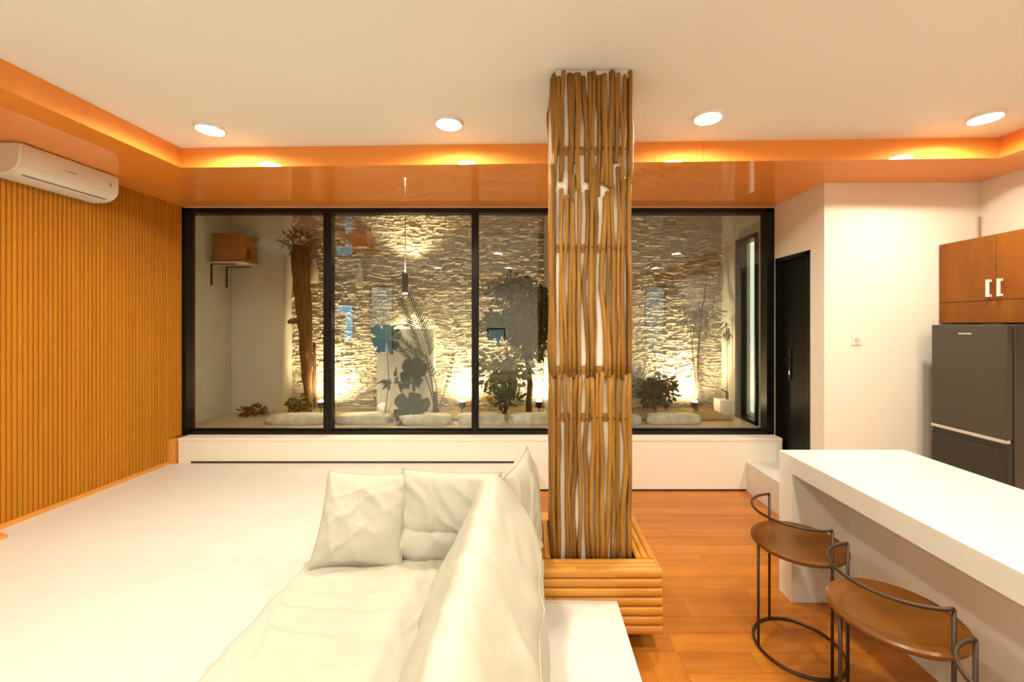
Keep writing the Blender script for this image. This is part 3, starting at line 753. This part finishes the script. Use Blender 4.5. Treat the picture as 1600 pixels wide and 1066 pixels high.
box('body', (-0.13, -0.09, 0), (0.10, 0.09, 0.19), 'nest_wood', n2, 0.004); box('roof', (-0.14, -0.10, 0.19), (0.12, 0.09, 0.205), 'nest_wood', n2, 0.003)
box('perch', (0.0, -0.13, -0.01), (0.11, -0.09, 0.0), 'shelf_white', n2, 0.002)
for (x, y, s, lb) in ((491, 442, 0.31, 'white bottle shape hung on the stone wall beside the driftwood trunk'), (562, 450, 0.30, 'slim white bottle shape hung below the smaller nest box')):
    p = gp(x, y, 5.24); k = 1.25 if x < 500 else 1.0
    o = lathe('hanging_bottle', [(0, 0), (0.042*k, 0), (0.045*k, 0.02), (0.045*k, s*0.5), (0.022*k, s*0.78), (0.018*k, s*0.97), (0, s)], 'shelf_white', None, p, n=20); tag(o, lb, 'bottle', 'white bottles on the stone wall')  # solid white shapes stand in for pale reflections in the window
# driftwood trunk
tr = empty('driftwood_trunk', tuple(gp(483, 640, 5.0))); tag(tr, 'dark gnarled driftwood trunk with a tufted top in the garden', 'tree trunk')
tb = Vector(tr.location)
def strand(pp, rads, name='trunk', m='bark', jit=0.012, parent=tr, base=tb, sides=9):
    P = [gp(x, y, Y) - base for x, y, Y in pp]; fine = []; fr_ = []
    for i in range(len(P) - 1):
        for k in range(5):
            t = k/5; q = P[i].lerp(P[i+1], t); q += Vector((noise.noise(q*9), noise.noise(q*9 + Vector((5, 5, 5))), 0))*jit
            fine.append(q); fr_.append((rads[i]*(1-t) + rads[i+1]*t) * (1 + 0.25*noise.noise(q*14)))
    fine.append(P[-1]); fr_.append(rads[-1])
    return tube(name, fine, fr_, m, parent, sides)
strand([(484, 648, 5.0), (478, 590, 5.0), (474, 520, 5.0), (466, 450, 5.0), (459, 388, 5.0)], [0.03, 0.045, 0.06, 0.055, 0.05])
strand([(484, 648, 5.02), (481, 590, 5.0), (480, 520, 5.0), (478, 450, 5.02), (476, 385, 5.02)], [0.025, 0.04, 0.055, 0.05, 0.055])
strand([(480, 560, 4.97), (474, 480, 4.96), (468, 420, 4.96), (466, 384, 4.97)], [0.02, 0.035, 0.035, 0.04])
strand([(472, 500, 4.98), (455, 502, 4.97), (450, 504, 4.97)], [0.03, 0.03, 0.018], 'branch_stub')
def leaf_cloud(name, c, rad, n, ln, wd, m, parent, base, seed=0, droop=0.3, shell=0.4, up=0.0):
    r = random.Random(seed); bm = bmesh.new()
    for _ in range(n):
        d = Vector((r.gauss(0, 1), r.gauss(0, 1), r.gauss(0, 1))).normalized() * (shell + (1-shell)*r.random())
        p = Vector(c) + Vector((d.x*rad[0], d.y*rad[1], d.z*rad[2])) - base
        dr_ = Vector((d.x + r.uniform(-.6, .6), d.y + r.uniform(-.6, .6), d.z*0.6 - droop + up + r.uniform(-.4, .4))).normalized()
        sd = dr_.cross(Vector((r.uniform(-1, 1), r.uniform(-1, 1), r.uniform(-1, 1)))).normalized()
        wp_ = p + base; lim = 5.10 if wp_.x > -0.1 and wp_.x < 0.75 else 5.22
        p.y = min(wp_.y, lim) - base.y; p.x = min(wp_.x, 2.40) - base.x
        if p.y + base.y + dr_.y*ln > lim: dr_.y = -abs(dr_.y)
        if p.x + base.x + dr_.x*ln > 2.44: dr_.x = -abs(dr_.x)
        L = ln*r.uniform(0.6, 1.25); W = wd*r.uniform(0.7, 1.2); nn = dr_.cross(sd)
        v = [bm.verts.new(q) for q in (p, p + dr_*L*0.35 + sd*W/2 + nn*W*0.12, p + dr_*L*0.75 + sd*W*0.33, p + dr_*L - nn*W*0.2, p + dr_*L*0.75 - sd*W*0.33, p + dr_*L*0.35 - sd*W/2 + nn*W*0.12)]
        bm.faces.new((v[0], v[1], v[2], v[5])); bm.faces.new((v[5], v[2], v[3], v[4]))
    o = link(name, fin(bm, name, recalc=False), m, parent); o['kind'] = 'stuff'
    return o
leaf_cloud('tuft', gp(466, 378, 5.0), (0.22, 0.12, 0.12), 150, 0.10, 0.022, 'bark', tr, tb, 2, droop=-0.2)
def plant(name, x, y, Y, label, cat='plant', group=None):
    o = empty(name, tuple(gp(x, y, Y))); o.location.z = GF + 0.03
    return tag(o, label, cat, group), Vector(o.location)
pt, b0 = plant('low_shrub', 470, 645, 4.9, 'small dark shrub at the foot of the driftwood trunk', 'shrub')
strand([(470, 650, 4.9), (469, 625, 4.9)], [0.012, 0.008], 'stem', 'bark', 0.004, pt, b0, 6)
leaf_cloud('foliage', gp(468, 632, 4.9), (0.12, 0.10, 0.10), 120, 0.07, 0.035, 'leaf_dark', pt, b0, 3)
pt, b0 = plant('slim_trunk', 492, 640, 5.15, 'slim dark stake standing beside the driftwood trunk', 'stake')
strand([(492, 648, 5.15), (491, 600, 5.15), (491, 535, 5.15)], [0.01, 0.022, 0.018], 'stem', 'bark', 0.01, pt, b0, 7)
# leaf litter by the white wall
o = empty('leaf_heap', tuple(gp(397, 646, 5.0))); o.location.z = GF; tag(o, 'small dark heap of dry leaves by the pale wall', 'leaves')
leaf_cloud('leaves', gp(397, 641, 4.95), (0.13, 0.07, 0.05), 60, 0.10, 0.05, 'bark', o, Vector(o.location), 7)
# pendant lamp
pd = empty('garden_pendant', tuple(gp(633, 458, 5.02))); tag(pd, 'black cylinder pendant lamp hanging in front of the stone wall', 'lamp')
lathe('shade', [(0.036, 0.0), (0.036, 0.24), (0.030, 0.245), (0.030, 0.235)], 'pendant_body', pd, n=24)
lathe('shade_inside', [(0.032, 0.006), (0.032, 0.20), (0, 0.20)], 'pendant_body', pd, n=24)
lathe('lower_bulb', [(0, -0.012), (0.022, -0.006), (0.032, 0.006), (0, 0.012)], 'pendant_glow', pd, n=20)
lathe('upper_bulb', [(0, 0.232), (0.026, 0.232), (0, 0.240)], 'pendant_glow', pd, n=20)
tube('cable', [(0, 0, 0.23), (0.002, 0, 0.7), (0, 0, E(1.75) - pd.location.z)], 0.005, 'pendant_body', pd, 6)
def spot(name, loc, target, energy, ang, parent, blend=0.6, col=(1.0, 0.77, 0.45), rad=0.02):
    l = bpy.data.lights.new(name, 'SPOT'); l.energy = energy; l.spot_size = math.radians(ang); l.spot_blend = blend; l.color = col; l.shadow_soft_size = rad
    o = bpy.data.objects.new(name, l); COL.objects.link(o); o.parent = parent; o.location = loc
    o.rotation_euler = (Vector(target) - Vector(loc)).to_track_quat('-Z', 'Y').to_euler()
spot('lamp_light', (0, 0, -0.02), (0, 0.12, -1), UPLIGHT*1.5, 100, pd); spot('lamp_light', (0, 0, 0.26), (0, 0.12, 1.26), UPLIGHT*1.0, 100, pd)
# white slab and rocks
wp = empty('white_slab', tuple(gp(634, 658, 5.05))); wp.location.z = GF + 0.02; tag(wp, 'tall white slab standing behind the monstera leaves', 'slab')
prism('slab', [(-0.35, -0.03), (0.36, -0.03), (0.36, 0.03), (-0.35, 0.03)], 0.0, 1.04, 'panel_white', wp, bevel=0.012)
def rock(name, c, s, m, seed, label, cat, group=None, n=3):
    bm = bmesh.new(); bmesh.ops.create_icosphere(bm, subdivisions=n, radius=1.0)
    for v in bm.verts:
        k = 1 + 0.28*noise.noise(v.co*1.6 + Vector((seed*3.1, seed, 0))) + 0.08*noise.noise(v.co*5 + Vector((seed, 0, 0)))
        q = v.co*k; ex = 0.45 if 'kerb' in name else 0.9; q = Vector([math.copysign(abs(c)**ex, c) for c in q]); q.z = max(q.z, -0.75)
        v.co = Vector((q.x*s[0], q.y*s[1], q.z*s[2]))
    return tag(link(name, fin(bm, name, True), m, None, (c[0], c[1], GF + s[2]*0.74 + c[2])), label, cat, group)
rock('round_stone', ((597-830)*4.9/F, 4.9, 0.03), (0.055, 0.05, 0.075), 'panel_white', 1, 'round white stone at the left foot of the white slab', 'stone', 'stones at the white slab')
rock('round_stone', ((666-830)*4.9/F, 4.9, 0.03), (0.045, 0.045, 0.085), 'panel_white', 2, 'taller white stone at the right foot of the white slab', 'stone', 'stones at the white slab')
kl = [(-2.58, 0.36, 'pale flat kerb stone in front of the driftwood trunk'), (-1.87, 0.30, 'pale flat kerb stone left of the lowest monstera leaf'), (-1.19, 0.31, 'pale flat kerb stone right of the white slab'), (-0.56, 0.26, 'pale flat kerb stone behind the second window mullion'),
      (-0.01, 0.24, 'pale flat kerb stone just left of the stick column'), (0.93, 0.28, 'pale flat kerb stone just right of the stick column'), (1.58, 0.30, 'dark mottled kerb stone in front of the rightmost garden uplight')]
for i, (x, L, lb) in enumerate(kl):
    rock('kerb_stone', (x, 4.56 + 0.02*math.sin(i*2.2), 0), (L, 0.10, 0.062), 'kerb_stone', i + 4, lb, 'kerb stone', 'kerb stones along the garden bed')
# monstera
mo, b0 = plant('monstera_plant', 645, 665, 4.62, 'monstera with three big dark lobed leaves close to the glass', 'plant'); mo.location.z = GF; b0 = Vector(mo.location)
def monstera(c, size, tilt, roll, seed, stem_from):
    r = random.Random(seed); bm = bmesh.new(); n = 44; ctr = bm.verts.new((0, 0.05*size, 0)); rim = []
    for i in range(n + 1):
        a = -math.pi/2 + 0.16 + (2*math.pi - 0.32)*i/n
        base = 1.0 - 0.22*math.cos(a - math.pi/2)*-0.4 + 0.10*math.sin(a)
        lobe = 0.16*max(0, math.sin(i*math.pi/n*7.0 + 0.5))**0.6 * (1 if i % 6 else 0.2)
        rad = size*0.5*(base*0.86 + lobe - (0.26 if i % 7 == 3 else 0))
        x, y_ = rad*math.cos(a)*0.92, rad*math.sin(a)
        rim.append(bm.verts.new((x, y_, -0.22*(x*x + y_*y_)/size + r.uniform(-1, 1)*0.006)))
    for a, b in zip(rim, rim[1:]): bm.faces.new((ctr, a, b))
    R_ = Euler((tilt, 0, roll)).to_matrix(); p = gp(*c) - b0
    for v in bm.verts: v.co = R_ @ v.co + p
    bmesh.ops.solidify(bm, geom=list(bm.faces), thickness=0.002)
    link('leaf', fin(bm, 'leaf'), 'leaf_monstera', mo)
    e = gp(*stem_from) - b0; mid = (p + e)/2 + Vector((0.04, 0, 0.05))
    tube('stem', [e, e.lerp(mid, 0.5) + Vector((0.01, 0, 0)), mid, mid.lerp(p, 0.6), p + Vector((0, 0.01, 0))], 0.006, 'stem_green', mo, 6)
monstera((604, 532, 4.72), 0.40, math.radians(70), 0.5, 3, (600, 655, 4.75))
monstera((643, 588, 4.66), 0.42, math.radians(78), -0.35, 5, (640, 662, 4.70))
monstera((642, 645, 4.50), 0.46, math.radians(66), 0.2, 8, (648, 668, 4.62))
leaf_cloud('small_leaves', gp(618, 594, 4.8), (0.13, 0.06, 0.06), 26, 0.13, 0.045, 'leaf_palm', mo, b0, 12)
# palm
pm, b0 = plant('palm', 680, 640, 4.95, 'slender palm with feathery fronds beside the white slab', 'palm')
def frond(pp, ln, cnt=20, seed=0):
    r = random.Random(seed); P = [gp(*q) - b0 for q in pp]; bm = bmesh.new(); fine = []
    m = 20
    for i in range(m + 1):
        t = i/m; a = P[0].lerp(P[1], t); b = P[1].lerp(P[2], t); fine.append(a.lerp(b, t))
    tube_into(bm, fine, [0.008*(1 - 0.8*i/m) for i in range(m+1)], 5)
    for i in range(cnt):
        t = 0.45 + 0.55*i/(cnt-1); k = t*m; j = min(int(k), m-1); p = fine[j].lerp(fine[j+1], k - j); d = (fine[j+1] - fine[j]).normalized()
        for s in (-1, 1):
            sd = Vector((d.z, 0.25*s, -d.x)).normalized()*s
            L = ln*(1.05 - 0.5*abs(t - 0.7)*2)*r.uniform(0.85, 1.1); q = (sd*0.62 + d*0.75 + Vector((0, -0.1, -0.12))).normalized()
            wv = q.cross(Vector((0, 1, 0))).normalized()*0.011
            v = [bm.verts.new(z) for z in (p, p + q*L*0.4 + wv, p + q*L, p + q*L*0.4 - wv)]; bm.faces.new(v)
    link('frond', fin(bm, 'frond', recalc=False), 'leaf_palm', pm)
frond([(680, 645, 4.95), (672, 545, 4.9), (636, 470, 4.85)], 0.24, 22, 1)
frond([(680, 645, 4.95), (668, 560, 4.85), (606, 522, 4.8)], 0.16, 20, 2)
frond([(682, 645, 4.98), (690, 570, 4.9), (640, 545, 4.85)], 0.10, 12, 3)
frond([(684, 645, 4.98), (700, 600, 5.0), (708, 555, 5.0)], 0.05, 8, 4)
tube('trunk', [(0, 0, -0.02), (0.005, 0, 0.12), (0, 0, 0.26)], [0.035, 0.03, 0.018], 'bark', pm, 8)
# dark tree by the column and undergrowth
dt, b0 = plant('dark_tree', 826, 645, 5.0, 'dense dark-leaved small tree just left of the stick column', 'tree')
strand([(826, 652, 5.0), (828, 600, 5.0), (822, 540, 5.0), (828, 470, 5.0)], [0.04, 0.035, 0.03, 0.015], 'trunk', 'bark', 0.02, dt, b0)
strand([(822, 545, 5.0), (800, 510, 4.95), (780, 490, 4.95)], [0.02, 0.015, 0.008], 'branch', 'bark', 0.02, dt, b0, 6)
strand([(826, 540, 5.0), (845, 500, 5.0), (850, 450, 5.0)], [0.02, 0.015, 0.008], 'branch', 'bark', 0.02, dt, b0, 6)
leaf_cloud('foliage', gp(828, 500, 5.0), (0.30, 0.16, 0.50), 1150, 0.12, 0.055, 'leaf_dark', dt, b0, 21, shell=0.15)
leaf_cloud('foliage', gp(785, 505, 4.95), (0.24, 0.12, 0.15), 420, 0.12, 0.05, 'leaf_dark', dt, b0, 22, shell=0.1)
leaf_cloud('foliage', gp(795, 450, 5.0), (0.30, 0.12, 0.20), 200, 0.10, 0.045, 'leaf_dark', dt, b0, 23, shell=0.2)
us, b0 = plant('undergrowth_shrub', 785, 645, 4.9, 'pale green spreading shrub below the dark tree', 'shrub')
for q in ((770, 600), (790, 585), (805, 600), (800, 570)): strand([(788, 652, 4.9), ((788+q[0])/2, (650+q[1])/2, 4.88), (q[0], q[1], 4.86)], [0.012, 0.009, 0.005], 'stem', 'bark', 0.01, us, b0, 6)
leaf_cloud('foliage', gp(788, 578, 4.88), (0.32, 0.14, 0.30), 420, 0.10, 0.055, 'leaf_light', us, b0, 31, shell=0.1)
fn, b0 = plant('garden_fern', 790, 648, 4.75, 'low dark fern below the pale green shrub', 'fern')
leaf_cloud('foliage', gp(795, 622, 4.75), (0.22, 0.08, 0.09), 130, 0.12, 0.03, 'leaf_palm', fn, b0, 32, shell=0.05, up=0.6)
yl, b0 = plant('yellow_plant', 766, 648, 4.72, 'small plant with a bright yellow leaf near the second mullion', 'plant')
strand([(766, 652, 4.72), (765, 640, 4.72), (766, 625, 4.72)], [0.006, 0.005, 0.004], 'stem', 'stem_green', 0.004, yl, b0, 6)
leaf_cloud('foliage', gp(766, 620, 4.72), (0.04, 0.03, 0.05), 12, 0.09, 0.04, 'leaf_yellow', yl, b0, 33)
# bamboo and right-hand shrubs
bmz, b0 = plant('bamboo', 1088, 645, 5.05, 'thin bamboo canes with sparse leaves above the rightmost uplight', 'bamboo')
strand([(1088, 652, 5.05), (1090, 580, 5.05), (1095, 500, 5.05), (1103, 445, 5.05)], [0.012, 0.012, 0.011, 0.006], 'cane', 'bark', 0.012, bmz, b0, 7)
strand([(1091, 652, 5.1), (1085, 580, 5.1), (1078, 500, 5.1)], [0.009, 0.008, 0.005], 'cane', 'bark', 0.012, bmz, b0, 7)
strand([(1095, 510, 5.05), (1120, 490, 5.0), (1135, 495, 4.95)], [0.005, 0.004, 0.002], 'twig', 'bark', 0.006, bmz, b0, 5)
leaf_cloud('foliage', gp(1092, 492, 5.08), (0.26, 0.12, 0.34), 210, 0.10, 0.025, 'leaf_bamboo', bmz, b0, 41, shell=0.1, droop=0.6)
leaf_cloud('foliage', gp(1138, 512, 4.98), (0.10, 0.05, 0.14), 30, 0.15, 0.02, 'leaf_palm', bmz, b0, 42, shell=0.1, droop=1.0)
s1, b0 = plant('strappy_plant', 995, 648, 4.85, 'strappy light green plant right beside the stick column', 'plant')
leaf_cloud('leaves', gp(996, 608, 4.85), (0.10, 0.08, 0.16), 46, 0.24, 0.022, 'leaf_light', s1, b0, 51, shell=0.05, up=1.6)
s2, b0 = plant('round_shrub', 1025, 648, 4.88, 'low rounded green shrub between the stick column and bamboo', 'shrub')
strand([(1025, 652, 4.88), (1024, 628, 4.88)], [0.012, 0.008], 'stem', 'bark', 0.004, s2, b0, 6)
leaf_cloud('foliage', gp(1024, 608, 4.88), (0.24, 0.14, 0.20), 320, 0.085, 0.055, 'leaf_dark', s2, b0, 52, shell=0.2)
leaf_cloud('rusty_leaves', gp(1042, 596, 4.86), (0.13, 0.08, 0.03), 40, 0.07, 0.03, 'leaf_rust', s2, b0, 53, shell=0.1)
# white block with faucet by the glass door
wb = box('white_block', (2.28, 4.95, GF), (2.47, 5.13, GF + 0.18), 'panel_white', bevel=0.01); tag(wb, 'low white block in the right corner of the garden', 'block')
tp = empty('garden_tap', (2.40, 5.02, GF + 0.18)); tag(tp, 'small tap on the white block with pipe up the wall', 'tap')
tube('body', [(0, 0, 0), (0, 0, 0.10)], 0.016, 'bark', tp, 8); tube('spout', [(0, 0, 0.085), (-0.05, -0.01, 0.11), (-0.075, -0.015, 0.13)], 0.008, 'bark', tp, 6); tube('pipe', [(0.0, 0, 0.1), (0, 0, 0.9)], 0.006, 'shelf_white', tp, 6)
# uplights
for i, (x, Y, lb, k) in enumerate(((502, 4.98, 'glowing garden uplight beside the driftwood trunk', 1.0), (722, 5.0, 'glowing garden uplight between the palm and the second mullion', 0.9), (842, 5.02, 'glowing garden uplight just left of the stick column', 0.9), (1085, 4.98, 'glowing garden uplight below the bamboo', 1.25))):
    ul = empty('garden_uplight', (( x - 830)*Y/F, Y, GF + 0.03)); tag(ul, lb, 'uplight', 'garden uplights')
    tube('spike', [(0, 0, -0.06), (0, 0, 0.05)], 0.008, 'black_frame', ul, 6)
    lathe('housing', [(0, 0.045), (0.03, 0.05), (0.042, 0.07), (0.042, 0.13), (0.037, 0.13), (0.037, 0.118)], 'black_frame', ul, n=20)
    lathe('lens', [(0.0, 0.150), (0.02, 0.147), (0.034, 0.136), (0.039, 0.118)], 'uplight_glow', ul, n=20)
    spot('lamp_light', (0, 0.0, 0.16), (0, 0.60, 0.80), UPLIGHT*k*1.5, 140, ul, 0.9, rad=0.03)

# ------------------------------------------------------------------ planter in the alcove window behind the viewer (seen mirrored in the glass)
bk = empty('planter', (-5.13, YREAR + 0.35, PL)); tag(bk, 'dark tapered planter before the alcove window, mirrored in the glass', 'planter')
lathe('pot', [(0, 0.0), (0.17, 0.0), (0.24, 1.70), (0.22, 1.70), (0.20, 1.60), (0, 1.60)], 'bucket_grey', bk, n=24)
